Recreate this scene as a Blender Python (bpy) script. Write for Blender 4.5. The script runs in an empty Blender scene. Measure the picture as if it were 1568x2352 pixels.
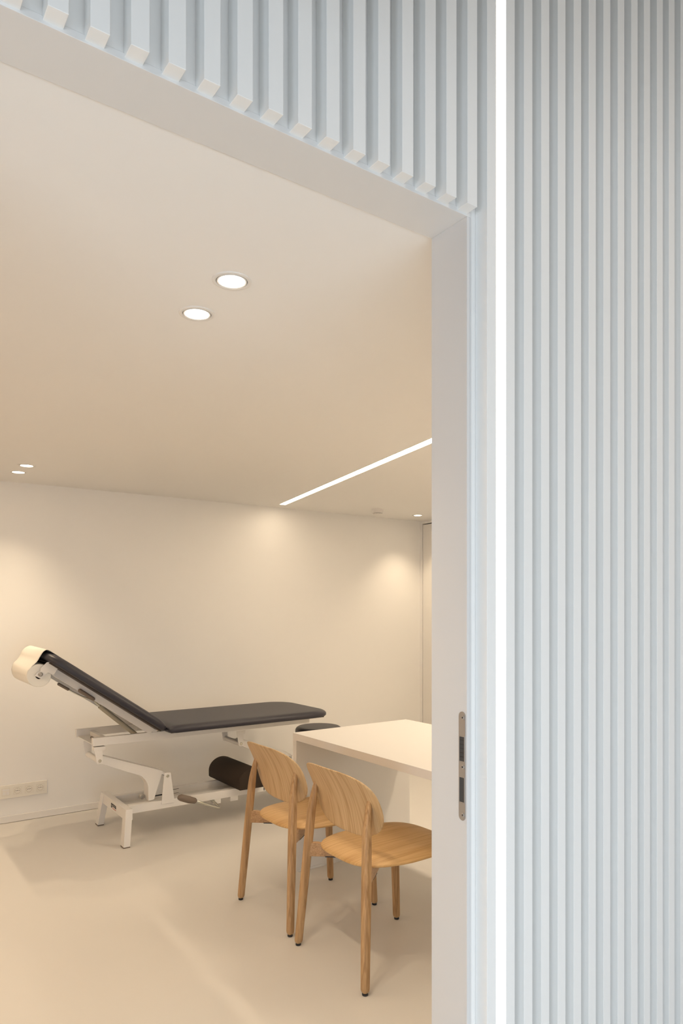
import bpy, bmesh, math, random
from math import sin, cos, pi, radians
from mathutils import Vector, Matrix
random.seed(4)
S = bpy.context.scene
C = S.collection

# ------------------------------------------------------------------ camera
cd = bpy.data.cameras.new('camera'); cam = bpy.data.objects.new('camera', cd); C.objects.link(cam)
cam.location = (0, 0, 1.41); cam.rotation_euler = (pi/2, 0, radians(-35.1))
cd.sensor_fit = 'HORIZONTAL'; cd.sensor_width = 24.0; cd.lens = 24.0*1600/1568
cd.shift_y = 224/1568; cd.clip_start = 0.05; cd.clip_end = 60
S.camera = cam
# ------------------------------------------------------------------ light and exposure
S.view_settings.view_transform = 'Standard'; S.view_settings.look = 'None'
S.view_settings.gamma = 1.0; S.view_settings.use_curve_mapping = False
S.view_settings.exposure = 0.0
WARM = (1.0, 0.79, 0.54)
SPOT_W, LENS_E, CEIL_LED, WALL_LED = 22, 12, 18, 5
DAY_W, SIDE_W, DAY_C = 40, 52, (0.80, 0.905, 1.0)
FILL_LED = 42  # strength of the two added fill strips
w = bpy.data.worlds.new('world'); S.world = w; w.use_nodes = True
w.node_tree.nodes['Background'].inputs[0].default_value = (0.62, 0.80, 1.0, 1)
w.node_tree.nodes['Background'].inputs[1].default_value = 1.0
def area(name, loc, rot, sx, sy, power, col):
    l = bpy.data.lights.new(name, 'AREA'); l.shape = 'RECTANGLE'; l.size = sx; l.size_y = sy
    l.energy = power; l.color = col
    o = bpy.data.objects.new(name, l); C.objects.link(o); o.location = loc; o.rotation_euler = rot
    return o
# daylight through two added, unseen hall windows, behind and left of the camera
area('daylight_back', (0.1, -2.05, 0.70), (pi/2, 0, 0), 3.4, 1.3, DAY_W, DAY_C)
area('daylight_side', (-2.7, -1.1, 0.7), (pi/2, 0, -pi/2), 1.6, 1.3, SIDE_W, DAY_C)

# ------------------------------------------------------------------ materials
def mat(name, col, rough=0.5, metal=0.0, spec=0.5, bump=0.0, bscale=200, emit=None, strength=0, coat=0, var=0.0):
    m = bpy.data.materials.new(name); m.use_nodes = True
    nt = m.node_tree; b = nt.nodes['Principled BSDF']
    b.inputs['Base Color'].default_value = (*col, 1); b.inputs['Roughness'].default_value = rough
    b.inputs['Metallic'].default_value = metal; b.inputs['Specular IOR Level'].default_value = spec
    b.inputs['Coat Weight'].default_value = coat
    tc = nt.nodes.new('ShaderNodeTexCoord')
    if bump or var:
        n = nt.nodes.new('ShaderNodeTexNoise'); n.inputs['Scale'].default_value = bscale
        n.inputs['Detail'].default_value = 3
        nt.links.new(tc.outputs['Object'], n.inputs['Vector'])
    if bump:
        bp = nt.nodes.new('ShaderNodeBump'); bp.inputs['Strength'].default_value = bump
        bp.inputs['Distance'].default_value = 0.002
        nt.links.new(n.outputs['Fac'], bp.inputs['Height']); nt.links.new(bp.outputs['Normal'], b.inputs['Normal'])
    if var:
        r = nt.nodes.new('ShaderNodeMapRange'); r.inputs[3].default_value = rough-var; r.inputs[4].default_value = rough+var
        nt.links.new(n.outputs['Fac'], r.inputs[0]); nt.links.new(r.outputs[0], b.inputs['Roughness'])
    if emit:
        b.inputs['Emission Color'].default_value = (*emit, 1); b.inputs['Emission Strength'].default_value = strength
    return m
def wood(name, axis, c1, c2, c3, scale=1.0, rough=0.45, flat=None):
    """oak: fine pores and flowing growth bands, stretched along the grain axis"""
    m = bpy.data.materials.new(name); m.use_nodes = True
    nt = m.node_tree; N = nt.nodes; L = nt.links; b = N['Principled BSDF']
    tc = N.new('ShaderNodeTexCoord'); mp = N.new('ShaderNodeMapping')
    s = [16*scale]*3; s[axis] = 0.9*scale
    if flat is not None: s[flat] = 1.5
    mp.inputs['Scale'].default_value = s
    L.new(tc.outputs['Object'], mp.inputs['Vector'])
    n1 = N.new('ShaderNodeTexNoise'); n1.inputs['Scale'].default_value = 1.2; n1.inputs['Detail'].default_value = 2
    L.new(mp.outputs[0], n1.inputs['Vector'])
    mul = N.new('ShaderNodeMath'); mul.operation = 'MULTIPLY'; mul.inputs[1].default_value = 9
    L.new(n1.outputs['Fac'], mul.inputs[0])
    fr = N.new('ShaderNodeMath'); fr.operation = 'PINGPONG'; fr.inputs[1].default_value = 1.0
    L.new(mul.outputs[0], fr.inputs[0])
    r = N.new('ShaderNodeValToRGB'); e = r.color_ramp.elements
    e[0].position = 0.0; e[0].color = (*c2, 1); e[1].position = 1; e[1].color = (*c1, 1)
    x = e.new(0.35); x.color = (*c1, 1)
    L.new(fr.outputs[0], r.inputs[0])
    mp2 = N.new('ShaderNodeMapping'); s2 = [230*scale]*3; s2[axis] = 5*scale
    if flat is not None: s2[flat] = 8
    mp2.inputs['Scale'].default_value = s2
    L.new(tc.outputs['Object'], mp2.inputs['Vector'])
    n2 = N.new('ShaderNodeTexNoise'); n2.inputs['Scale'].default_value = 1.0; n2.inputs['Detail'].default_value = 3
    L.new(mp2.outputs[0], n2.inputs['Vector'])
    r2 = N.new('ShaderNodeValToRGB'); r2.color_ramp.elements[0].position = 0.38; r2.color_ramp.elements[1].position = 0.62
    r2.color_ramp.elements[0].color = (*c3, 1); r2.color_ramp.elements[1].color = (1, 1, 1, 1)
    L.new(n2.outputs['Fac'], r2.inputs[0])
    mx = N.new('ShaderNodeMix'); mx.data_type = 'RGBA'; mx.blend_type = 'MULTIPLY'; mx.inputs[0].default_value = 0.55
    L.new(r.outputs[0], mx.inputs[6]); L.new(r2.outputs[0], mx.inputs[7]); L.new(mx.outputs[2], b.inputs['Base Color'])
    b.inputs['Roughness'].default_value = rough
    bp = N.new('ShaderNodeBump'); bp.inputs['Strength'].default_value = 0.12; bp.inputs['Distance'].default_value = 0.001
    L.new(n2.outputs['Fac'], bp.inputs['Height']); L.new(bp.outputs['Normal'], b.inputs['Normal'])
    return m
M = {
 'plaster': mat('plaster_white', (0.87, 0.86, 0.84), 0.75, bump=0.05, bscale=350),
 'ceiling': mat('ceiling_white', (0.88, 0.87, 0.85), 0.85, bump=0.03, bscale=350),
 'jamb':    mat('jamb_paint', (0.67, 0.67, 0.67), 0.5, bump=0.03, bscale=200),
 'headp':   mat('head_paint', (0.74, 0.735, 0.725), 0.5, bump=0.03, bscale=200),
 'floor':   mat('cast_resin_floor', (0.74, 0.715, 0.675), 0.42, spec=0.35, bump=0.04, bscale=6, var=0.04),
 'slat':    mat('slat_white_paint', (0.87, 0.88, 0.875), 0.5, bump=0.12, bscale=60),
 'white':   mat('powder_coat_white', (0.80, 0.78, 0.75), 0.35, bump=0.02, bscale=900),
 'desk':    mat('desk_white_laminate', (0.80, 0.785, 0.76), 0.42, bump=0.02, bscale=700),
 'vinyl':   mat('dark_vinyl', (0.027, 0.026, 0.038), 0.42, spec=0.5, bump=0.10, bscale=900),
 'board':   mat('dark_board', (0.06, 0.045, 0.035), 0.7, bump=0.05, bscale=300),
 'bolster': mat('bolster_cloth', (0.048, 0.035, 0.026), 0.85, spec=0.2, bump=0.2, bscale=1400),
 'paper':   mat('paper', (0.86, 0.84, 0.78), 0.8, bump=0.08, bscale=700),
 'card':    mat('card_core', (0.12, 0.10, 0.09), 0.8, bump=0.05, bscale=300),
 'steel':   mat('brushed_steel', (0.40, 0.385, 0.365), 0.38, metal=0.55, bump=0.05, bscale=900),
 'zinc':    mat('zinc_steel', (0.62, 0.62, 0.56), 0.35, metal=1.0, bump=0.03, bscale=600),
 'greyrub': mat('grey_rubber', (0.20, 0.155, 0.12), 0.6, bump=0.1, bscale=500),
 'black':   mat('black_plastic', (0.015, 0.015, 0.017), 0.5, bump=0.03, bscale=500),
 'dark':    mat('dark_recess', (0.05, 0.052, 0.055), 0.6, bump=0.03, bscale=300),
 'socket':  mat('socket_cream', (0.82, 0.79, 0.72), 0.35, bump=0.02, bscale=500),
 'gas':     mat('gas_spring_grey', (0.42, 0.38, 0.29), 0.4, bump=0.02, bscale=500),
 'groove':  mat('socket_groove', (0.60, 0.55, 0.46), 0.5, bump=0.02, bscale=500),
 'red':     mat('red_ink', (0.55, 0.06, 0.03), 0.6, bump=0.02, bscale=500),
 'fixture': mat('fixture_white', (0.82, 0.80, 0.77), 0.4, bump=0.02, bscale=500),
 'lens':    mat('lamp_lens', (0.9, 0.9, 0.9), 0.5, bump=0.02, bscale=300, emit=(1.0, 0.86, 0.66), strength=LENS_E),
 'led':     mat('ceiling_led', (0.9, 0.9, 0.9), 0.5, bump=0.02, bscale=300, emit=(1.0, 0.81, 0.58), strength=CEIL_LED),
 'led_fill':   mat('room_fill_led', (0.9, 0.9, 0.9), 0.5, bump=0.02, bscale=300, emit=(1.0, 0.80, 0.58), strength=FILL_LED),
 'hallwall':mat('hall_warm_plaster', (0.58, 0.52, 0.46), 0.8, bump=0.05, bscale=300),
 'hallceil':mat('hall_ceiling_paint', (0.84, 0.79, 0.73), 0.85, bump=0.03, bscale=350),
 'led2':    mat('wall_led', (0.9, 0.9, 0.9), 0.5, bump=0.02, bscale=300, emit=(1.0, 0.90, 0.76), strength=WALL_LED),
 'oak_z':   wood('oak_upright_grain', 2, (0.60, 0.425, 0.235), (0.49, 0.32, 0.155), (0.74, 0.64, 0.52), flat=0),
 'oak_x':   wood('oak_lengthwise_grain', 0, (0.64, 0.41, 0.18), (0.56, 0.34, 0.135), (0.78, 0.68, 0.54), flat=2),
 'oak_leg': wood('oak_solid', 2, (0.53, 0.34, 0.17), (0.40, 0.24, 0.11), (0.62, 0.50, 0.38)),
 'oak_rail':wood('oak_rail', 0, (0.50, 0.31, 0.155), (0.42, 0.25, 0.115), (0.66, 0.54, 0.42)),
 'oak_wall':wood('oak_veneer_wall', 2, (0.74, 0.55, 0.36), (0.68, 0.48, 0.29), (0.85, 0.78, 0.7)),
}

# ------------------------------------------------------------------ mesh helpers
def link(name, bm, m, parent=None, smooth=False, bevel=0, auto=None):
    bmesh.ops.recalc_face_normals(bm, faces=bm.faces)
    me = bpy.data.meshes.new(name); bm.to_mesh(me); bm.free(); me.materials.append(M[m])
    o = bpy.data.objects.new(name, me); C.objects.link(o)
    if smooth:
        for p in me.polygons: p.use_smooth = True
    if auto is not None:
        for p in me.polygons: p.use_smooth = True
        e = [ed for ed in me.edges]
        me.set_sharp_from_angle(angle=radians(auto))
    if bevel:
        b = o.modifiers.new('bevel', 'BEVEL'); b.width = bevel; b.segments = 2; b.limit_method = 'ANGLE'; b.angle_limit = radians(40)
    if parent: o.parent = parent
    return o
def box(bm, x0, x1, y0, y1, z0, z1):
    v = [bm.verts.new((x, y, z)) for z in (z0, z1) for x, y in ((x0, y0), (x1, y0), (x1, y1), (x0, y1))]
    for f in ((3, 2, 1, 0), (4, 5, 6, 7), (0, 1, 5, 4), (1, 2, 6, 5), (2, 3, 7, 6), (3, 0, 4, 7)):
        bm.faces.new([v[i] for i in f])
def boxes(name, lst, m, parent=None, bevel=0):
    bm = bmesh.new()
    for b in lst: box(bm, *b)
    return link(name, bm, m, parent, bevel=bevel)
def hexa(bm, lo, hi):
    v = [bm.verts.new(p) for p in lo] + [bm.verts.new(p) for p in hi]
    for f in ((3, 2, 1, 0), (4, 5, 6, 7), (0, 1, 5, 4), (1, 2, 6, 5), (2, 3, 7, 6), (3, 0, 4, 7)):
        bm.faces.new([v[i] for i in f])
def prism(bm, pts, axis, a, b):
    """outline pts in the plane square to axis, extruded from a to b"""
    def p3(p, h):
        return {'x': (h, p[0], p[1]), 'y': (p[0], h, p[1]), 'z': (p[0], p[1], h)}[axis]
    lo = [bm.verts.new(p3(p, a)) for p in pts]; hi = [bm.verts.new(p3(p, b)) for p in pts]
    bm.faces.new(lo[::-1]); bm.faces.new(hi)
    n = len(pts)
    for i in range(n): bm.faces.new((lo[i], lo[(i+1) % n], hi[(i+1) % n], hi[i]))
def loft(bm, rings, cap=True, closed=True):
    R = [[bm.verts.new(p) for p in r] for r in rings]
    n = len(R[0])
    for a, b in zip(R, R[1:]):
        for i in range(n if closed else n-1):
            j = (i+1) % n; bm.faces.new((a[i], a[j], b[j], b[i]))
    if cap: bm.faces.new(R[0][::-1]); bm.faces.new(R[-1])
    return R
def frame_of(d):
    d = d.normalized(); u = Vector((0, 0, 1)) if abs(d.z) < 0.9 else Vector((1, 0, 0))
    a = d.cross(u).normalized(); return a, a.cross(d).normalized()
def tube(bm, pts, rad, n=14):
    pts = [Vector(p) for p in pts]; rings = []
    if not isinstance(rad, (list, tuple)): rad = [rad]*len(pts)
    a0 = None
    for i, p in enumerate(pts):
        d = (pts[min(i+1, len(pts)-1)] - pts[max(i-1, 0)]).normalized()
        if a0 is None: a, b = frame_of(d)
        else:
            a = (a0 - d*a0.dot(d)).normalized(); b = a.cross(d)
        a0 = a
        rings.append([p + (a*cos(2*pi*k/n) + b*sin(2*pi*k/n))*rad[i] for k in range(n)])
    loft(bm, rings)
def lathe(bm, prof, centre, n=40, axis='z'):
    rings = []
    cx, cy, cz = centre
    for r, h in prof:
        ring = []
        for k in range(n):
            a = 2*pi*k/n; c, s = r*cos(a), r*sin(a)
            ring.append({'z': (cx+c, cy+s, cz+h), 'y': (cx+c, cy+h, cz+s), 'x': (cx+h, cy+c, cz+s)}[axis])
        rings.append(ring)
    loft(bm, rings)
def superellipse(a, b, n, k=64, fn=None):
    out = []
    for i in range(k):
        t = 2*pi*i/k; c, s = cos(t), sin(t)
        p = (a*math.copysign(abs(c)**(2/n), c), b*math.copysign(abs(s)**(2/n), s))
        out.append(fn(*p) if fn else p)
    return out
def round_rect(x0, x1, y0, y1, radii, seg=10):
    """corner radii in order (x1,y1),(x0,y1),(x0,y0),(x1,y0)"""
    out = []
    for (cx, cy, sx, sy, a0), r in zip(((x1, y1, -1, -1, 0), (x0, y1, 1, -1, pi/2), (x0, y0, 1, 1, pi), (x1, y0, -1, 1, 3*pi/2)), radii):
        for i in range(seg+1):
            a = a0 + (pi/2)*i/seg
            out.append((cx+sx*r + r*cos(a), cy+sy*r + r*sin(a)))
    return out
def puck(bm, outline, prof, deform, fill=6):
    """outline 2-D loop, prof = [(inset, height)...] from under side to top side, closed by rings shrinking to the middle"""
    n = len(outline); cx = sum(p[0] for p in outline)/n; cy = sum(p[1] for p in outline)/n
    ext = min(max(abs(p[0]-cx) for p in outline), max(abs(p[1]-cy) for p in outline))
    def ring(t, h): return [deform(cx+(p[0]-cx)*t, cy+(p[1]-cy)*t, h) for p in outline]
    rings = []
    t0 = 1-prof[0][0]/ext; t1 = 1-prof[-1][0]/ext
    for i in range(1, fill+1): rings.append(ring(t0*i/(fill+1), prof[0][1]))
    for ins, h in prof: rings.append(ring(1-ins/ext, h))
    for i in range(fill, 0, -1): rings.append(ring(t1*i/(fill+1), prof[-1][1]))
    R = [[bm.verts.new(p) for p in r] for r in rings]
    for a, b in zip(R, R[1:]):
        for i in range(n):
            j = (i+1) % n; bm.faces.new((a[i], a[j], b[j], b[i]))
    for r, h, rev in ((R[0], prof[0][1], True), (R[-1], prof[-1][1], False)):
        c = bm.verts.new(deform(cx, cy, h))
        for i in range(n):
            j = (i+1) % n
            bm.faces.new((c, r[j], r[i]) if rev else (c, r[i], r[j]))
def thing(name, label, cat, loc=(0, 0, 0), group=None):
    o = bpy.data.objects.new(name, None); C.objects.link(o); o.empty_display_size = 0.1
    o.location = loc; o['label'] = label; o['category'] = cat
    if group: o['group'] = group
    return o
def tag(o, label, cat, group=None):
    o['label'] = label; o['category'] = cat
    if group: o['group'] = group
    return o
def struct(o, label=None):
    o['kind'] = 'structure'
    if label: o['label'] = label
    return o
def seat_at(parent):
    """children are modelled in world coordinates: keep them there under a moved empty"""
    inv = Matrix.Translation(-Vector(parent.location))
    for c in C.objects:
        if c.parent == parent and c.type in {'MESH', 'LIGHT'}:
            if c.type == 'MESH': c.data.transform(inv)
    return parent
def dup(root, loc, label, group=None):
    r = root.copy(); C.objects.link(r); r.location = loc; r['label'] = label
    if group: r['group'] = group
    for ch in [c for c in list(C.objects) if c.parent == root]:
        c2 = ch.copy(); C.objects.link(c2); c2.parent = r
        for g in [q for q in list(C.objects) if q.parent == ch]:
            g2 = g.copy(); C.objects.link(g2); g2.parent = c2
    return r

# ------------------------------------------------------------------ the place
YF, YB, YI, YR = 1.035, 1.0696, 1.177, 5.04      # slat fronts, hall wall face, room face of that wall, back wall
XJ, XR, XL = 1.077, 4.46, -1.60                   # jamb, right wall, left wall of the consulting room
XO = -0.30
HEAD, CEIL, HALL = 2.252, 2.257, 3.45
struct(boxes('floor', [(-2.7, 5.2, -3.2, YR+.2, -0.1, 0)], 'floor'))
struct(boxes('wall_back', [(XL-.2, XR+.2, YR, YR+.15, 0, CEIL)], 'plaster'))
struct(boxes('wall_left', [(XL-.12, XL, YI, YR, 0, CEIL)], 'oak_wall'))
# right wall of the room with an almost full-height door near the corner
DY0, DY1, DZ = 4.05, 5.003, 2.228
struct(boxes('wall_right', [(XR, XR+.12, YI, DY0, 0, CEIL), (XR, XR+.12, DY1, YR, 0, CEIL), (XR, XR+.12, DY0, DY1, DZ, CEIL),
                            (XR+.12, XR+.16, YI, YR, 0, CEIL)], 'plaster'))
struct(boxes('door_1', [(XR+.002, XR+.042, DY0+.006, DY1-.007, 0.005, DZ-.009)], 'fixture', bevel=.001), 'flush white door leaf in the far right corner')
# partition between hall and room, opening lined white
struct(boxes('wall_front', [(-2.5, XO, YB, YI, 0, HALL), (XJ+.012, 5.0, YB, YI, 0, HALL), (XO, XJ+.012, YB, YI, HEAD+.012, HALL)], 'plaster'))
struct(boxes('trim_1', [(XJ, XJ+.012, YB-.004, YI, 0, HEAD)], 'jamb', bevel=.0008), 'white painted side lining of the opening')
struct(boxes('trim_2', [(XO, XJ+.012, YB-.004, YI, HEAD, HEAD+.012)], 'headp', bevel=.0008), 'white painted head lining of the opening')
# ceiling of the room with the slot of the light line
def slot_pt(t, s):                                # t along the line from its far end, s across
    a = Vector((2.847, 4.878)); d = Vector((2.384-2.847, 2.617-4.883)).normalized()
    return a, d
LA = Vector((2.847, 4.883)); LD = Vector((2.384-2.847, 2.617-4.883)).normalized(); LN = Vector((-LD.y, LD.x)); LW = 0.0265; LLEN = 3.3
def led_corner(side, far):
    if far:                                       # far end is cut square to the room, not to the line
        p = LA + LN*LW*side; t = (4.883-p.y)/LD.y; return p + LD*t
    return LA + LN*LW*side + LD*LLEN
slot = [led_corner(-1, True), led_corner(1, True), led_corner(1, False), led_corner(-1, False)]
bm = bmesh.new()
outer = [(XL-.12, YR), (XR+.16, YR), (XR+.16, YI), (XL-.12, YI)]
sl = sorted(slot, key=lambda p: (-round(p.y, 1), p.x)); slq = [sl[0], sl[1], sl[3], sl[2]]
for z in (CEIL,):
    ov = [bm.verts.new((x, y, z)) for x, y in outer]; iv = [bm.verts.new((p.x, p.y, z)) for p in slq]
    for i in range(4): bm.faces.new((ov[i], ov[(i+1) % 4], iv[(i+1) % 4], iv[i]))
    up = [bm.verts.new((p.x, p.y, z+.03)) for p in slq]
    for i in range(4): bm.faces.new((iv[i], iv[(i+1) % 4], up[(i+1) % 4], up[i]))
    bm.faces.new(up)
    tv = [bm.verts.new((x, y, z+.15)) for x, y in outer]
    for i in range(4): bm.faces.new((ov[i], tv[i], tv[(i+1) % 4], ov[(i+1) % 4]))
    bm.faces.new(tv)
struct(link('ceiling', bm, 'ceiling'))
struct(boxes('baseboard_back', [(XL, XR, YR-.012, YR, 0.002, .046)], 'fixture', bevel=.0015))
struct(boxes('baseboard_right', [(XR-.012, XR, YI, DY0, 0.002, .046)], 'fixture', bevel=.0015))
# hall shell: added window openings behind and left of the camera let the daylight in
struct(boxes('wall_hall_rear', [(-2.5, -1.65, -2.0, -1.9, 0, HALL), (1.85, 5.0, -2.0, -1.9, 0, HALL), (-1.65, 1.85, -2.0, -1.9, 1.4, HALL), (-1.65, 1.85, -2.0, -1.9, 0, .04)], 'hallwall'))
struct(boxes('wall_hall_left', [(-2.6, -2.5, -2.0, -1.93, 0, HALL), (-2.6, -2.5, -.3, YB, 0, HALL), (-2.6, -2.5, -1.93, -.3, 1.4, HALL), (-2.6, -2.5, -1.93, -.3, 0, .04)], 'hallwall'))
struct(boxes('wall_hall_right', [(5.0, 5.1, -2.0, YI, 0, HALL)], 'hallwall'))
struct(boxes('ceiling_hall', [(-2.6, 5.1, -2.0, YB, HALL, HALL+.1)], 'hallceil'))

struct(boxes('ceiling_shade_slab', [(-2.5, .60, -1.9, .48, 2.24, 2.42)], 'hallwall'), 'added unseen slab over the left of the hall, shading the upper slats')  # out-of-view slab added to keep daylight off the upper slats

# ------------------------------------------------------------------ slatted cladding
PITCH, SW, X0 = 0.0588, 0.0286, 0.2243
def slat_wobble(): return random.uniform(-.0006, .0006)
bm = bmesh.new()
for k in range(-9, 15):
    x = X0 + PITCH*k + slat_wobble(); dz = random.uniform(-.0012, .0012)
    box(bm, x, x+SW, YF+slat_wobble(), YB-.0003, HEAD+.005+dz, HALL-.002)
tag(link('slat_panel', bm, 'slat', bevel=.0008), 'short white vertical timber slats hanging above the wide opening', 'slatted panel', None)
bm = bmesh.new()
for k in range(15, 76):
    x = X0 + PITCH*k + slat_wobble()
    if k == 16: x = X0+PITCH*16
    box(bm, x, x+SW, YF+slat_wobble(), YB-.0003, .004, HALL-.002)
tag(link('slat_panel', bm, 'slat', bevel=.0008), 'full-height white vertical timber slats covering the wall beside the jamb', 'slatted panel', None)
t = thing('linear_wall_light', 'glowing vertical light line set between two full-height white slats', 'light', (1.15, 1.055, .01))
xa, xb = X0+PITCH*15+SW, X0+PITCH*16
boxes('profile', [(xa+.0008, xb-.0008, 1.0475, YB-.0006, .006, HALL-.004)], 'fixture', t)
boxes('diffuser', [(xa+.0015, xb-.0022, 1.0430, 1.0478, .008, HALL-.006)], 'led2', t)
seat_at(t)

# strike plate on the jamb
t = thing('strike_plate', 'brushed steel strike plate with two dark slots in the white jamb', 'strike plate', (XJ, 1.0795, 1.073))
zc = 1.0725; y0, y1 = 1.0692, 1.0893
def stadium(y0, y1, z0, z1, n=10):
    r = (y1-y0)/2; c = (y0+y1)/2
    return [(c+r*cos(a), z1-r+r*sin(a)) for a in [pi*i/n for i in range(n+1)]] + [(c+r*cos(a), z0+r+r*sin(a)) for a in [pi+pi*i/n for i in range(n+1)]]
bm = bmesh.new(); prism(bm, stadium(y0, y1, zc-.1175, zc+.1175), 'x', XJ-.0012, XJ+.004)
link('plate', bm, 'steel', t, bevel=.0003)
for z0, z1 in ((1.083, 1.136), (0.995, 1.048)):
    rim = boxes('slot_rim', [(XJ-.0022, XJ-.0004, 1.0722, 1.0882, z0-.002, z0), (XJ-.0022, XJ-.0004, 1.0722, 1.0882, z1, z1+.002),
                             (XJ-.0022, XJ-.0004, 1.0862, 1.0882, z0, z1), (XJ-.0022, XJ-.0004, 1.0706, 1.0722, z0-.002, z1+.002)], 'steel', t)
    boxes('slot', [(XJ-.0014, XJ-.0002, 1.0722, 1.0862, z0, z1)], 'dark', t)
boxes('latch_rib', [(XJ-.002, XJ-.001, 1.0726, 1.0850, 1.092+.009*i, 1.0932+.009*i) for i in range(5)], 'black', t)
for z in (zc+.105, zc-.0015, zc-.105):
    bm = bmesh.new(); lathe(bm, [(.0046, .0), (.0046, -.0012), (.0036, -.0018), (.0022, -.0018), (.0018, -.0006)], (XJ-.0012, 1.0766, z), 20, 'x')
    s = link('screw', bm, 'steel', t, auto=30)
    bm = bmesh.new(); lathe(bm, [(.0017, 0), (.0017, -.0004)], (XJ-.0022, 1.0766, z), 12, 'x'); link('screw_socket', bm, 'black', s)
seat_at(t)
for c in [q for q in C.objects if q.parent and q.parent.name.startswith('screw')]: c.data.transform(Matrix.Translation(-Vector(t.location)))

# ------------------------------------------------------------------ ceiling lights
def downlight(loc, label, src=None):
    if src: return dup(src, loc, label)
    t = thing('downlight', label, 'ceiling light', loc)
    bm = bmesh.new()
    R = [(.0405, .0002), (.0505, .0002), (.0505, -.0016), (.0485, -.0028), (.0420, -.0030), (.0405, -.0022), (.0405, .0002)]
    rings = [[(r*cos(2*pi*k/56), r*sin(2*pi*k/56), h) for k in range(56)] for r, h in R]
    loft(bm, rings, cap=False); link('trim_ring', bm, 'fixture', t, auto=40)
    bm = bmesh.new(); rings = [[(r*cos(2*pi*k/56), r*sin(2*pi*k/56), h) for k in range(56)] for r, h in [(.0345, -.0004), (.0388, -.0004), (.0388, -.0026), (.0372, -.0034), (.0345, -.0024), (.0345, -.0004)]]
    loft(bm, rings, cap=False); link('gimbal_ring', bm, 'fixture', t, auto=40)
    bm = bmesh.new(); lathe(bm, [(.0405, .0001), (.0405, -.0003)], (0, 0, 0), 48); link('housing_gap', bm, 'dark', t)
    bm = bmesh.new(); lathe(bm, [(.0345, -.0003), (.0345, -.0016), (.02, -.0022), (.005, -.0024)], (0, 0, 0), 48); link('lens', bm, 'lens', t, auto=60)
    l = bpy.data.lights.new('spot_light', 'SPOT'); l.energy = SPOT_W; l.color = WARM; l.spot_size = radians(100); l.spot_blend = 1.0; l.shadow_soft_size = .018
    lo = bpy.data.objects.new('spot_light', l); C.objects.link(lo); lo.location = (0, 0, -.024); lo.parent = t
    return t
a = downlight((0.801, 1.631, CEIL), 'larger round downlight, upper of the near ceiling pair')
downlight((0.808, 1.869, CEIL), 'round downlight just below the nearest one, lower of the near ceiling pair', a)
downlight((0.8415, 4.4157, CEIL), 'small round downlight at far left, upper of the far pair over the paper roll', a)
downlight((0.8397, 4.655, CEIL), 'small round downlight at far left, closest to the back wall', a)
downlight((4.159, 4.726, CEIL), 'small round downlight in the far right corner next to the smoke detector', a)
t = thing('linear_ceiling_light', 'long bright slanting light line recessed in the room ceiling', 'ceiling light', (LA.x, LA.y, CEIL))
sh = [Vector((p.x, p.y)) for p in slq]; cen = sum(sh, Vector((0, 0)))/4
bm = bmesh.new(); q = [p - (p-cen).normalized()*.002 for p in sh]
prism(bm, [(p.x, p.y) for p in q], 'z', CEIL+.006, CEIL+.014); link('diffuser', bm, 'led', t)
bm = bmesh.new(); prism(bm, [(p.x, p.y) for p in q], 'z', CEIL+.0142, CEIL+.028); link('profile', bm, 'fixture', t)
seat_at(t)
hall_fill_lamp = downlight((2.3, -.6, HALL), 'added unseen fill downlight in the high hall ceiling in front of the slatted wall', a)  # out-of-view lamp added to brighten and warm the upper slats
for q in [c for c in C.objects if c.parent == hall_fill_lamp and c.type == 'LIGHT']:
    q.data = q.data.copy(); q.data.energy = 75; q.data.spot_size = radians(172); q.data.color = (1.0, .83, .66)
for xa_, xb_, ya_, yb_, lab in ((3.24, 3.36, 1.35, 3.30, 'added unseen fill light line above the near right part of the room'),
                                (-1.15, -1.05, 2.0, 4.2, 'added unseen fill light line above the left part of the room')):  # two out-of-view strips added to fill the room with light
    t = thing('linear_ceiling_light', lab, 'ceiling light', ((xa_+xb_)/2, (ya_+yb_)/2, CEIL))
    boxes('profile', [(xa_, xb_, ya_, yb_, CEIL-.012, CEIL)], 'fixture', t)
    boxes('diffuser', [(xa_+.005, xb_-.005, ya_+.005, yb_-.005, CEIL-.0145, CEIL-.012)], 'led_fill', t)
    seat_at(t)
# smoke detector
t = thing('smoke_detector', 'small white smoke detector with black vents on the ceiling', 'smoke detector', (3.629, 4.633, CEIL))
bm = bmesh.new(); lathe(bm, [(.050, 0), (.050, -.009), (.048, -.010)], (0, 0, 0), 40); link('base', bm, 'fixture', t, auto=40)
bm = bmesh.new(); lathe(bm, [(.047, -.010), (.0475, -.018), (.0440, -.034), (.036, -.036)], (0, 0, 0), 40); link('body', bm, 'fixture', t, auto=40)
bm = bmesh.new(); lathe(bm, [(.030, -.036), (.037, -.0362), (.0385, -.040)], (0, 0, 0), 40); link('vent_core', bm, 'black', t)
bm = bmesh.new()
for k in range(16):
    a0 = 2*pi*k/16; 
    lo = [(r*cos(a0+s), r*sin(a0+s), -.035) for r, s in ((.036, -.07), (.0415, -.07), (.0415, .07), (.036, .07))]
    hi = [(x, y, -.0425) for x, y, z in lo]; hexa(bm, lo, hi)
link('vent_rib', bm, 'fixture', t)
bm = bmesh.new(); lathe(bm, [(.0405, -.040), (.0405, -.0430), (.034, -.0465), (.01, -.0475)], (0, 0, 0), 40); link('cap', bm, 'fixture', t, auto=40)

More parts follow.
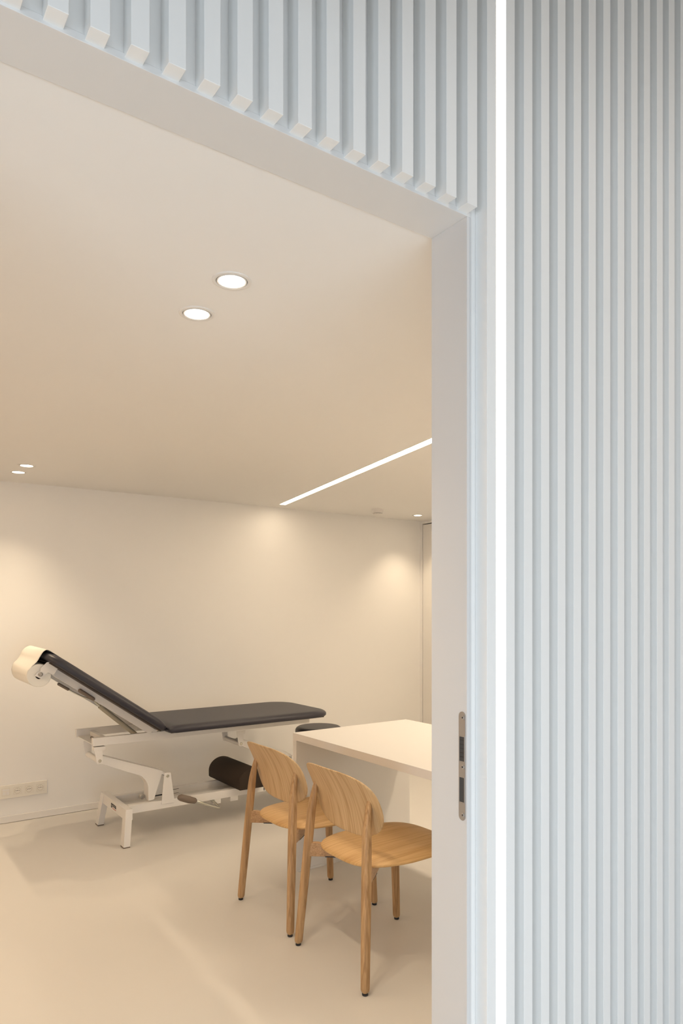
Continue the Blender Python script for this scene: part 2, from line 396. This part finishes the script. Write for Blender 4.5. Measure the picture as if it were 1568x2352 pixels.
# ------------------------------------------------------------------ socket strip on the back wall
t = thing('socket_strip', 'cream wall strip with three power sockets and a network outlet above the baseboard', 'socket', (.9378, YR, .205))
x0, x1, z0, z1 = .788, 1.0875, .162, .2485
boxes('cover_frame', [(x0, x1, YR-.010, YR, z0, z1)], 'socket', t, bevel=.0012)
for i, xc in enumerate((1.0445, .9733, .9023)):
    zc2 = .2055
    boxes('joint', [(xc-.0240, xc+.0240, YR-.0104, YR-.0098, zc2-.0240, zc2+.0240)], 'groove', t)
    ins = boxes('power_socket', [(xc-.0232, xc+.0232, YR-.0112, YR-.0098, zc2-.0232, zc2+.0232)], 'socket', t, bevel=.0006)
    bm = bmesh.new(); lathe(bm, [(.0195, -.0011), (.0195, -.0016), (.0170, -.0016), (.0160, -.0013)], (xc, YR-.0100, zc2), 32, 'y'); link('recess', bm, 'groove', ins, auto=40)
    bm = bmesh.new(); lathe(bm, [(.0175, -.0014), (.0170, -.0020)], (xc, YR-.0098, zc2), 32, 'y'); link('socket_face', bm, 'socket', ins)
    for dx, dz, r in ((-.0095, .001, .0024), (0, .0015, .0026), (.0095, .001, .0024), (0, .0135, .0026)):
        bm = bmesh.new(); lathe(bm, [(r, -.0016), (r, -.0024)], (xc+dx, YR-.0098, zc2+dz), 14, 'y'); link('hole' if dz < .01 else 'earth_pin', bm, 'dark' if dz < .01 else 'zinc', ins)
xc = .8312; zc2 = .2055
boxes('joint', [(xc-.0240, xc+.0240, YR-.0104, YR-.0098, zc2-.0240, zc2+.0240)], 'groove', t)
ins = boxes('network_outlet', [(xc-.0232, xc+.0232, YR-.0112, YR-.0098, zc2-.0232, zc2+.0232)], 'socket', t, bevel=.0006)
boxes('shutter', [(xc-.0190, xc-.0025, YR-.0122, YR-.011, zc2-.018, zc2+.001), (xc+.0025, xc+.0190, YR-.0122, YR-.011, zc2-.018, zc2+.001)], 'fixture', ins, bevel=.0004)
boxes('label_window', [(xc-.0205, xc+.0205, YR-.0118, YR-.011, zc2+.008, zc2+.018)], 'fixture', ins, bevel=.0003)
seat_at(t)
for o in [q for q in C.objects if q.parent and q.parent.parent == t]: o.data.transform(Matrix.Translation(-Vector(t.location)))

# ------------------------------------------------------------------ desk
t = thing('desk', 'white desk with thick top and solid end panel, behind the two oak chairs', 'desk', (2.35, 2.43, 0))
boxes('desktop', [(1.950, 2.747, 1.62, 3.230, .7068, .7450)], 'desk', t, bevel=.0012)
boxes('end_panel', [(1.950, 2.747, 3.1955, 3.230, .004, .7066)], 'desk', t, bevel=.001)
boxes('end_panel', [(1.950, 2.747, 1.62, 1.6545, .004, .7066)], 'desk', t, bevel=.001)
boxes('foot_strip', [(1.957, 2.74, 3.1925, 3.229, 0.0, .0125)], 'fixture', t)
seat_at(t)

# ------------------------------------------------------------------ oak chairs
def leg_bm(path, rad):
    """rounded-square tapering leg through the path"""
    bm = bmesh.new(); rings = []
    for (x, y, z), (rx, ry) in zip(path, rad):
        rings.append([(x+px, y+py, z) for px, py in superellipse(rx, ry, 2.7, 20)])
    loft(bm, rings); return bm
def make_chair(loc, label, group):
    t = thing('dining_chair', label, 'chair', loc, group)
    # rear legs lean in towards the backrest and end in a long bevelled tip
    def rear(sy):
        f = Vector((-.250, .2335*sy, 0)); k = Vector((.049/.703, -.0515*sy/.703, 1))
        Z = [(.010, .011, .011), (.014, .0140, .0140), (.022, .0158, .0155), (.10, .0162, .0158), (.30, .0175, .0170), (.44, .0178, .0172),
             (.56, .0172, .0165), (.60, .0158, .0156), (.64, .0125, .0140), (.67, .0095, .0118), (.692, .0062, .0090), (.703, .0028, .0052)]
        path, rad = [], []
        for z, rx, ry in Z:
            p = f + k*z; sh = (.0172-rx)*0.9 if z > .45 else 0     # the tip keeps its front face on the backrest
            path.append((p.x+sh, p.y, z)); rad.append((rx, ry))
        return leg_bm(path, rad)
    def front(sy):
        Z = [(.010, .011, .011), (.014, .0140, .0140), (.022, .0152, .0150), (.20, .0165, .0165), (.38, .0178, .0178), (.428, .0178, .0178)]
        return leg_bm([(.246-.022*z/.44, (.186-.010*z/.44)*sy, z) for z, a, b in Z], [(a, b) for z, a, b in Z])
    for fn, fx, fy in ((rear, -.2495, .2330), (front, .246, .186)):
        for sy in (-1, 1):
            l = link('leg', fn(sy), 'oak_leg', t, smooth=True)
            bm = bmesh.new(); lathe(bm, [(.0105, 0), (.0115, .001), (.0115, .0085), (.009, .011)], (fx, fy*sy, 0), 18); link('glide', bm, 'black', l, auto=40)
    # crossed rails under the seat, one from every leg to the middle
    for (ax, ay, z0, z1) in ((-.222, .203, .380, .4375), (.228, .180, .392, .4375)):
        for sy in (-1, 1):
            bm = bmesh.new()
            d = Vector((-ax+.02, -ay*sy)).normalized(); n = Vector((-d.y, d.x))*.0115
            A = Vector((ax, ay*sy)); B = Vector((.02, 0)) - d*.004
            st = [(0, z0, z1-.002), (.14, z0, z1-.002), (.30, z0, z1-.010), (.62, z0+.004, z1-.010), (1, z0+.010, z1-.010)]
            rings = []
            for s, zl, zh in st:
                p = A.lerp(B, s); rings.append([(p.x+n.x, p.y+n.y, zl), (p.x-n.x, p.y-n.y, zl), (p.x-n.x, p.y-n.y, zh), (p.x+n.x, p.y+n.y, zh)])
            loft(bm, rings); r = link('rail', bm, 'oak_rail', t, bevel=.0012)
            if ax < 0:
                p = A.lerp(B, .24); q = A.lerp(B, .46)
                bm = bmesh.new(); hexa(bm, [(p.x+n.x, p.y+n.y, z0-.0022), (p.x-n.x, p.y-n.y, z0-.0022), (q.x-n.x, q.y-n.y, z0-.0022), (q.x+n.x, q.y+n.y, z0-.0022)],
                                       [(p.x+n.x, p.y+n.y, z0+.003), (p.x-n.x, p.y-n.y, z0+.003), (q.x-n.x, q.y-n.y, z0+.003), (q.x+n.x, q.y+n.y, z0+.003)])
                link('stacking_pad', bm, 'black', r)
    # seat shell
    def seat_fn(x, y):
        f = (x+.25)/.5; k = 1.0 - .16*max(0, .42-f)**1.0*1.0
        return (x+.036, y*(k if f < .42 else 1-.05*max(0, f-.7)))
    ol = superellipse(.254, .227, 3.3, 96, seat_fn)
    def seat_def(x, y, h):
        u = (x-.036)/.254; v = y/.227
        e = max(0, (abs(u)**3.2 + abs(v)**3.2)**(1/3.2))
        z = .4545 + .004*u - .008*(1-min(1, e)**2)*.6 - .014*max(0, e-.62)**2/.1444
        return (x, y, z+h)
    bm = bmesh.new(); puck(bm, ol, [(.003, -.0095), (.0008, -.0085), (0, -.0055), (0, -.0030), (.0010, -.0008), (.003, 0)], seat_def, 14)
    link('seat', bm, 'oak_x', t, smooth=True)
    # backrest shell, outline in (y, z)
    def back_fn(y, z):
        k = 1 - .06*max(0, -z/.122)**1.6 + .01*max(0, z/.122)**2.2
        return (y*k, z+.661)
    ol = superellipse(.229, .132, 3.2, 96, back_fn)
    def back_def(y, z, h):
        x = -.170 - 1.33*(z-.52)**2 + .62*y*y - .006 + .10*max(0, .60-z)**1.2
        return (x-h, y, z)
    bm = bmesh.new(); puck(bm, ol, [(.003, -.0050), (.0008, -.0042), (0, -.0015), (0, .0015), (.0008, .0042), (.003, .0050)], back_def, 14)
    link('backrest', bm, 'oak_z', t, smooth=True)
    return t
ch = make_chair((1.785, 2.2675, 0), 'pale oak chair closest to the white jamb, its front half cut off by it', 'oak chairs at the white desk')
dup(ch, (1.797, 2.820, 0), 'pale oak chair closer to the dark treatment table, seen whole', 'oak chairs at the white desk')

# ------------------------------------------------------------------ treatment table
t = thing('treatment_table', 'dark padded treatment table with raised backrest on a white lifting frame', 'treatment table', (2.0, 4.385, 0))
YN, YFAR = 4.192, 4.590
# base: leaning trestles and two long rails
def trestle(xt, lean):
    fr = boxes('trestle', [(xt, xt+.04, 4.131, 4.639, .150, .2150)], 'white', t, bevel=.0015)
    for yf, yt in ((4.094, 4.131), (4.676, 4.639)):
        s = 1 if yf < 4.3 else -1
        bm = bmesh.new()
        a0, a1 = (yf, yf+.056*s); b0, b1 = (yt, yt+.058*s)
        lo = [(xt+lean, a0, .006), (xt+lean+.038, a0, .006), (xt+lean+.038, a1, .006), (xt+lean, a1, .006)]
        hi = [(xt-.0006, b0, .2145), (xt+.0406, b0, .2145), (xt+.0406, b1, .2145), (xt-.0006, b1, .2145)]
        hexa(bm, lo, hi); l = link('leg', bm, 'white', t, bevel=.0012)
        ya, yb = sorted((a0, a1))
        boxes('rubber_foot', [(xt+lean-.0005, xt+lean+.0385, ya-.0005, yb+.0005, 0, .0062)], 'greyrub', l)
    return fr
tr = trestle(1.336, -.026); trestle(2.700, .026)
boxes('base_rail', [(1.376, 2.700, 4.200, 4.240, .168, .2180)], 'white', t, bevel=.0012)
boxes('base_rail', [(1.376, 2.700, 4.466, 4.506, .168, .2180)], 'white', t, bevel=.0012)
bm = bmesh.new(); box(bm, 1.376, 2.70, 4.24, 4.466, .172, .1745); link('base_tray', bm, 'white', t)
boxes('rail_slot', [(1.758, 1.800, 4.4655, 4.4662, .2035, .2065)], 'black', t)
boxes('rail_slot', [(1.758, 1.800, 4.4655, 4.4662, .178, .180)], 'black', t)
for x in (1.93, 2.055): boxes('base_block', [(x, x+.055, 4.203, 4.237, .138, .168)], 'white', t, bevel=.001)
# top frame
boxes('top_frame', [(1.160, 2.668, YN, YN+.030, .604, .652), (1.160, 2.668, YFAR-.030, YFAR, .604, .652),
                    (1.170, 1.262, YN+.03, YFAR-.03, .604, .609), (1.243, 1.270, YN+.03, YFAR-.03, .609, .635),
                    (2.615, 2.645, YN+.03, YFAR-.03, .606, .64), (1.60, 1.63, YN+.03, YFAR-.03, .606, .64)], 'white', t, bevel=.0012)
bm = bmesh.new(); tube(bm, [(1.215, 4.30, .618), (1.215, 4.42, .618)], .008); link('pivot_pin', bm, 'greyrub', t, auto=40)
def bolt(x, y, z, r=.0098, parent=t, m='zinc'):
    bm = bmesh.new(); lathe(bm, [(r, .002), (r, -.0012), (r*.80, -.0030), (r*.55, -.0030), (r*.5, -.0010)], (x, y, z), 24, 'y'); return link('bolt', bm, m, parent, auto=30)
DX = .9275
ARM = [(1.192, .4975), (1.2212, .4888), (1.3204, .4434), (1.4483, .3886), (1.4665, .3768), (1.4849, .3562), (1.498, .3317), (1.5044, .3082), (1.5059, .2228), (1.5405, .2251), (1.5915, .3768), (1.632, .3560), (1.636, .3676), (1.630, .379), (1.6077, .3846), (1.5915, .3946), (1.2237, .5322), (1.205, .530), (1.190, .515)]
for dx in (0, DX):
    arm = None
    bm = bmesh.new(); prism(bm, [(x+dx, z) for x, z in ARM], 'y', 4.222, 4.302); arm = link('lifting_arm', bm, 'white', t, bevel=.002)
    bm = bmesh.new(); prism(bm, [(x+dx, z) for x, z in ((1.2225, .5310), (1.5912, .3935), (1.6077, .3840), (1.6077, .3880), (1.592, .3990), (1.2232, .5362))], 'y', 4.219, 4.305); link('top_flange', bm, 'white', arm)
    for y in (4.191, 4.430):      # hanging plates
        bm = bmesh.new(); prism(bm, [(1.1680+dx, .5985), (1.2330+dx, .5985), (1.2280+dx, .577), (1.2160+dx, .574), (1.2195+dx, .502), (1.2150+dx, .4965), (1.1880+dx, .4965), (1.1835+dx, .501), (1.1690+dx, .577)], 'y', y, y+.006)
        link('hanging_plate', bm, 'white', t, bevel=.0008)
    if dx == 0: boxes('rail_stop', [(1.166+dx, 1.232+dx, 4.188, 4.225, .5785, .5985)], 'white', t, bevel=.001)
    bm = bmesh.new(); tube(bm, [(1.2+dx, 4.197, .514), (1.2+dx, 4.430, .514)], .0165, 24); link('cross_tube', bm, 'white', t, auto=40)
    bolt(1.2+dx, 4.190, .514)
    for y in (4.196, 4.335):      # posts standing on the base rail
        bm = bmesh.new(); prism(bm, [(1.5785+dx, .196), (1.6616+dx, .196), (1.6616+dx, .2236), (1.6400+dx, .381), (1.6365+dx, .3850), (1.6025+dx, .3890), (1.5985+dx, .386)], 'y', y, y+.006)
        link('post_plate', bm, 'white', t, bevel=.0008)
    bm = bmesh.new(); tube(bm, [(1.619+dx, 4.202, .3676), (1.619+dx, 4.335, .3676)], .010, 20); link('pivot_tube', bm, 'white', t, auto=40)
    bolt(1.619+dx, 4.195, .3676)
bm = bmesh.new(); lathe(bm, [(.0165, .03), (.0165, 0), (.012, -.004), (.007, -.004), (.006, .0)], (1.4800, 4.262, .2450), 24, 'y'); link('axle_nut', bm, 'steel', t, auto=40)
boxes('actuator_cable', [(1.572, 1.590, 4.33, 4.345, .285, .335)], 'black', t)
bm = bmesh.new(); tube(bm, [(1.545, 4.30, .226), (1.66, 4.30, .228)], .004); link('cable', bm, 'black', t)
# lying section
def pad_prof(h, r=.020, n=7):
    top = [(r*(1-sin(a)), h-r+r*(1-cos(a)) if 0 else h-r + r*(1-cos(a))) for a in []]
    out = [(.010, 0.0), (.003, .003), (0.0, .009)]
    for i in range(n+1):
        a = (pi/2)*i/n; out.append((r*(1-cos(a))*1.35, h-r + r*sin(a)))
    return out
bm = bmesh.new()
ol = round_rect(1.577, 2.790, 4.050, 4.722, (.16, .035, .035, .16), 12)
puck(bm, ol, pad_prof(.046, .028), lambda x, y, h: (x, y, .656+h), 5)
pad = link('seat_pad', bm, 'vinyl', t, smooth=True)
boxes('base_board', [(1.60, 2.72, 4.085, 4.688, .652, .658)], 'board', pad)
# raised section: built along s from the hinge, turned up by 33.6 degrees
TH = radians(34.76); T = Vector((-cos(TH), 0, sin(TH))); Nn = Vector((sin(TH), 0, cos(TH))); H0 = Vector((1.5600, 0, .6605))
def bp_(s, y, h): p = H0 + T*s + Nn*h; return (p.x, y, p.z)
bm = bmesh.new()
ol = round_rect(.000, .838, 4.050, 4.722, (.12, .075, .075, .10), 12)
puck(bm, ol, pad_prof(.052, .030), lambda x, y, h: bp_(x, y, h), 5)
bpad = link('back_pad', bm, 'vinyl', t, smooth=True)
def bbox(name, m, s0, s1, y0, y1, h0, h1, parent, bevel=0):
    bm = bmesh.new()
    hexa(bm, [bp_(s0, y0, h0), bp_(s1, y0, h0), bp_(s1, y1, h0), bp_(s0, y1, h0)], [bp_(s0, y0, h1), bp_(s1, y0, h1), bp_(s1, y1, h1), bp_(s0, y1, h1)])
    return link(name, bm, m, parent, bevel=bevel)
bbox('base_board', 'board', .03, .80, 4.082, 4.69, -.008, .002, bpad)
fr = bbox('back_frame', 'white', .035, .765, YN-.005, YN+.022, -.048, -.006, t, .001)
bbox('frame_rail', 'white', .035, .765, YFAR-.022, YFAR+.005, -.048, -.006, fr, .001)
bbox('frame_rail', 'white', .735, .765, YN+.022, YFAR-.022, -.046, -.008, fr, .001)
bbox('frame_rail', 'white', .35, .375, YN+.022, YFAR-.022, -.030, -.008, fr, .001)
bbox('hinge_tab', 'white', .005, .05, YN+.002, YN+.018, -.03, -.006, fr, .001)
# gas spring and release lever
bm = bmesh.new(); tube(bm, [(1.450, 4.30, .630), (1.2308, 4.30, .8238)], .0145, 20); g = link('gas_spring', bm, 'gas', t, auto=40)
bm = bmesh.new(); tube(bm, [(1.2308, 4.30, .8238), (1.200, 4.30, .853)], .006, 12); link('piston_rod', bm, 'zinc', g, auto=40)
bm = bmesh.new(); tube(bm, [(1.225, 4.295, .845), (1.175, 4.28, .870), (1.12, 4.27, .893), (1.075, 4.27, .918), (1.046, 4.27, .937), (1.035, 4.27, .944)], .0042, 10); lv = link('release_lever', bm, 'zinc', t, auto=40)
bm = bmesh.new(); tube(bm, [(1.044, 4.27, .937), (1.042, 4.27, .939), (.985, 4.27, .976), (.981, 4.27, .979)], [.005, .0085, .0085, .004], 14); link('grip', bm, 'greyrub', lv, smooth=True)
bm = bmesh.new(); tube(bm, [(1.074, 4.175, .945), (1.080, 4.175, .9415), (1.160, 4.175, .884), (1.165, 4.175, .881)], [.006, .0115, .0105, .006], 14); link('gas_spring_head', bm, 'greyrub', t, smooth=True)
# roll bracket
BR = [(.8899, 1.1173), (.9001, 1.1169), (.9502, 1.0841), (.925, 1.0427), (.8942, 1.0595), (.8579, 1.026), (.8263, 1.044), (.835, 1.0592), (.8421, 1.0647), (.8536, 1.0687), (.8565, 1.087)]
for y, in ((4.114,), (4.598,)):
    bm = bmesh.new(); prism(bm, BR, 'y', y, y+.004); b = link('roll_bracket', bm, 'white', t, bevel=.0006)
    if y < 4.2:
        bm = bmesh.new(); lathe(bm, [(.0125, .0), (.0125, -.004), (.009, -.009), (.004, -.0115)], (.855, y, 1.0508), 24, 'y'); link('knob', bm, 'steel', b, auto=40)
bm = bmesh.new(); tube(bm, [(.855, 4.1184, 1.045), (.855, 4.598, 1.045)], .009, 16); link('roll_spindle', bm, 'steel', t, auto=40)
# foot lever
bm = bmesh.new(); tube(bm, [(1.745, 4.062, .2215), (1.80, 4.080, .195), (1.86, 4.10, .166), (1.925, 4.118, .137), (1.940, 4.135, .132), (1.942, 4.155, .139), (1.930, 4.19, .157), (1.928, 4.22, .163)], .0082, 14); fl = link('foot_lever', bm, 'zinc', t, smooth=True)
bm = bmesh.new(); tube(bm, [(1.625, 4.046, .268), (1.630, 4.046, .2655), (1.645, 4.048, .2605), (1.70, 4.054, .238), (1.742, 4.061, .2225), (1.752, 4.062, .219)], [.006, .014, .0205, .0225, .0175, .010], 20); link('foot_pad', bm, 'greyrub', fl, smooth=True)
bm = bmesh.new(); tube(bm, [(1.93, 4.203, .166), (1.93, 4.235, .166)], .012, 14); link('lever_pivot', bm, 'zinc', fl, auto=40)
# maker's mark on the trestle
fc = bpy.data.curves.new('mark', 'FONT'); fc.body = 'gymna'; fc.size = .040; fc.align_x = 'CENTER'; fc.extrude = .0003; fc.offset = .0008
tmp = bpy.data.objects.new('mark', fc); C.objects.link(tmp)
bpy.context.view_layer.update()
me = bpy.data.meshes.new_from_object(tmp.evaluated_get(bpy.context.evaluated_depsgraph_get())); bpy.data.objects.remove(tmp)
me.transform(Matrix(((0, 0, -1, 1.3354), (-1.0, 0, 0, 4.372), (0, 1.0, 0, .176), (0, 0, 0, 1))))
me.materials.clear(); me.materials.append(M['black']); mk = bpy.data.objects.new('maker_mark', me); C.objects.link(mk); mk.parent = tr; mk['label'] = 'dark lettering with a red underline'
boxes('mark_underline', [(1.3350, 1.3362, 4.326, 4.394, .1645, .1672)], 'red', tr)
seat_at(t)
for o in C.objects:
    if o.type == 'MESH' and o.parent and o.parent.parent == t: o.data.transform(Matrix.Translation(-Vector(t.location)))

# ------------------------------------------------------------------ paper roll with its loose sheet
t = thing('paper_roll', 'roll of cream couch paper draped over the head of the dark backrest', 'paper roll', (.851, 4.35, 1.045))
bm = bmesh.new(); n = 56; rings = []
for r, h in ((.0195, 0), (.062, 0), (.0635, .002), (.0635, .448), (.062, .45), (.0195, .45), (.0195, 0)):
    rings.append([(.851+r*cos(2*pi*k/n), 4.129+h, 1.043+r*sin(2*pi*k/n)) for k in range(n)])
loft(bm, rings, cap=False); bmesh.ops.remove_doubles(bm, verts=bm.verts, dist=1e-5); link('roll', bm, 'paper', t, auto=40)
bm = bmesh.new(); rings = []
for r, h in ((.0175, -.001), (.0194, -.001), (.0194, .451), (.0175, .451), (.0175, -.001)):
    rings.append([(.851+r*cos(2*pi*k/32), 4.129+h, 1.043+r*sin(2*pi*k/32)) for k in range(32)])
loft(bm, rings, cap=False); link('core', bm, 'card', t)
near = [(.7873, 1.041), (.7884, 1.0530), (.7955, 1.0735), (.8154, 1.0965), (.8412, 1.123), (.8557, 1.148), (.8702, 1.1712), (.8818, 1.1816), (.8949, 1.1850), (.9111, 1.1775), (.925, 1.1680), (.96, 1.1434), (.99, 1.1226)]
far = [(.7873, 1.041), (.7875, 1.0550), (.7963, 1.0850), (.8180, 1.108), (.8334, 1.1313), (.8427, 1.1546), (.8605, 1.1757), (.8780, 1.1860), (.8949, 1.1895), (.9111, 1.1800), (.925, 1.1690), (.96, 1.1434), (.99, 1.1226)]
def cr(P, t_):
    n = len(P)-1; x = t_*n; i = min(int(x), n-1); f = x-i
    p = [P[max(i-1, 0)], P[i], P[i+1], P[min(i+2, n)]]
    return tuple(.5*((2*p[1][k]) + (-p[0][k]+p[2][k])*f + (2*p[0][k]-5*p[1][k]+4*p[2][k]-p[3][k])*f*f + (-p[0][k]+3*p[1][k]-3*p[2][k]+p[3][k])*f**3) for k in (0, 1))
bm = bmesh.new(); U, V = 60, 14; g = []
for i in range(U+1):
    row = []
    for j in range(V+1):
        a, b = cr(near, i/U), cr(far, i/U); s = j/V
        row.append(bm.verts.new((a[0]*(1-s)+b[0]*s, 4.130+.446*s, a[1]*(1-s)+b[1]*s)))
    g.append(row)
for i in range(U):
    for j in range(V): bm.faces.new((g[i][j], g[i+1][j], g[i+1][j+1], g[i][j+1]))
sh = link('loose_sheet', bm, 'paper', t, smooth=True)
so = sh.modifiers.new('thickness', 'SOLIDIFY'); so.thickness = .0008; so.offset = 0
seat_at(t)

# ------------------------------------------------------------------ bolster on the base
t = thing('bolster', 'dark brown half-round bolster cushion lying across the white base rails', 'cushion', (2.18, 4.37, .2185))
pts = [(2.087, .2195), (2.080, .228), (2.079, .262)] + [(2.182-.103*cos(a), .262+.092*sin(a)) for a in [pi*i/22 for i in range(1, 22)]] + [(2.285, .262), (2.284, .228), (2.277, .2195)]
bm = bmesh.new(); rings = []
for y, k in ((4.130, .93), (4.132, .975), (4.138, 1.0), (4.602, 1.0), (4.608, .975), (4.610, .93)):
    rings.append([(2.182+(x-2.182)*k, y, .219+(z-.219)*k+(1-k)*.02 if z > .225 else .2195) for x, z in pts])
loft(bm, rings); link('cover', bm, 'bolster', t, auto=50)
bm = bmesh.new(); L = [(x, 4.1345, z) for x, z in [(2.182+(x-2.182)*.985, .219+(z-.219)*.985) for x, z in pts]]; L.append(L[0])
tube(bm, L, .0016, 6); link('seam_piping', bm, 'bolster', t, smooth=True)
bm = bmesh.new(); tube(bm, [(2.262, 4.124, .222), (2.262, 4.122, .205), (2.262, 4.122, .196)], [.0022, .0032, .0018], 8); link('zip_pull', bm, 'black', t)
seat_at(t)

# ------------------------------------------------------------------ stool behind the desk
t = thing('stool', 'round stool with dark cushion, almost hidden between table end and desk', 'stool', (2.905, 4.435, 0))
bm = bmesh.new(); ol = superellipse(.178, .178, 2.0, 56)
puck(bm, ol, [(.02, .0), (.004, .004), (0, .012), (0, .030), (.003, .040), (.010, .049), (.022, .055)], lambda x, y, h: (x, y, .466+h+.004*(1-(x*x+y*y)/.0317 if h > .05 else 0)), 5)
link('seat_cushion', bm, 'vinyl', t, smooth=True)
bm = bmesh.new(); lathe(bm, [(.12, .466), (.12, .458), (.05, .450)], (0, 0, 0), 32); link('seat_plate', bm, 'black', t, auto=40)
bm = bmesh.new(); lathe(bm, [(.026, .07), (.026, .28), (.018, .285), (.018, .452)], (0, 0, 0), 24); link('column', bm, 'steel', t, auto=40)
for k in range(5):
    a = pi + 2*pi*k/5; c, s = cos(a), sin(a)
    bm = bmesh.new(); tube(bm, [(.01*c, .01*s, .088), (.16*c, .16*s, .076), (.272*c, .272*s, .066)], [.018, .014, .010], 12); f = link('foot_spoke', bm, 'steel', t, auto=40)
    bm = bmesh.new(); tube(bm, [(.268*c, .268*s, .070), (.268*c, .268*s, .050)], .006, 8)
    for q in (-1, 1): tube(bm, [(.268*c-s*.006*q, .268*s+c*.006*q, .0255), (.268*c-s*.020*q, .268*s+c*.020*q, .0255)], .025, 20)
    link('castor', bm, 'black', f, auto=40)
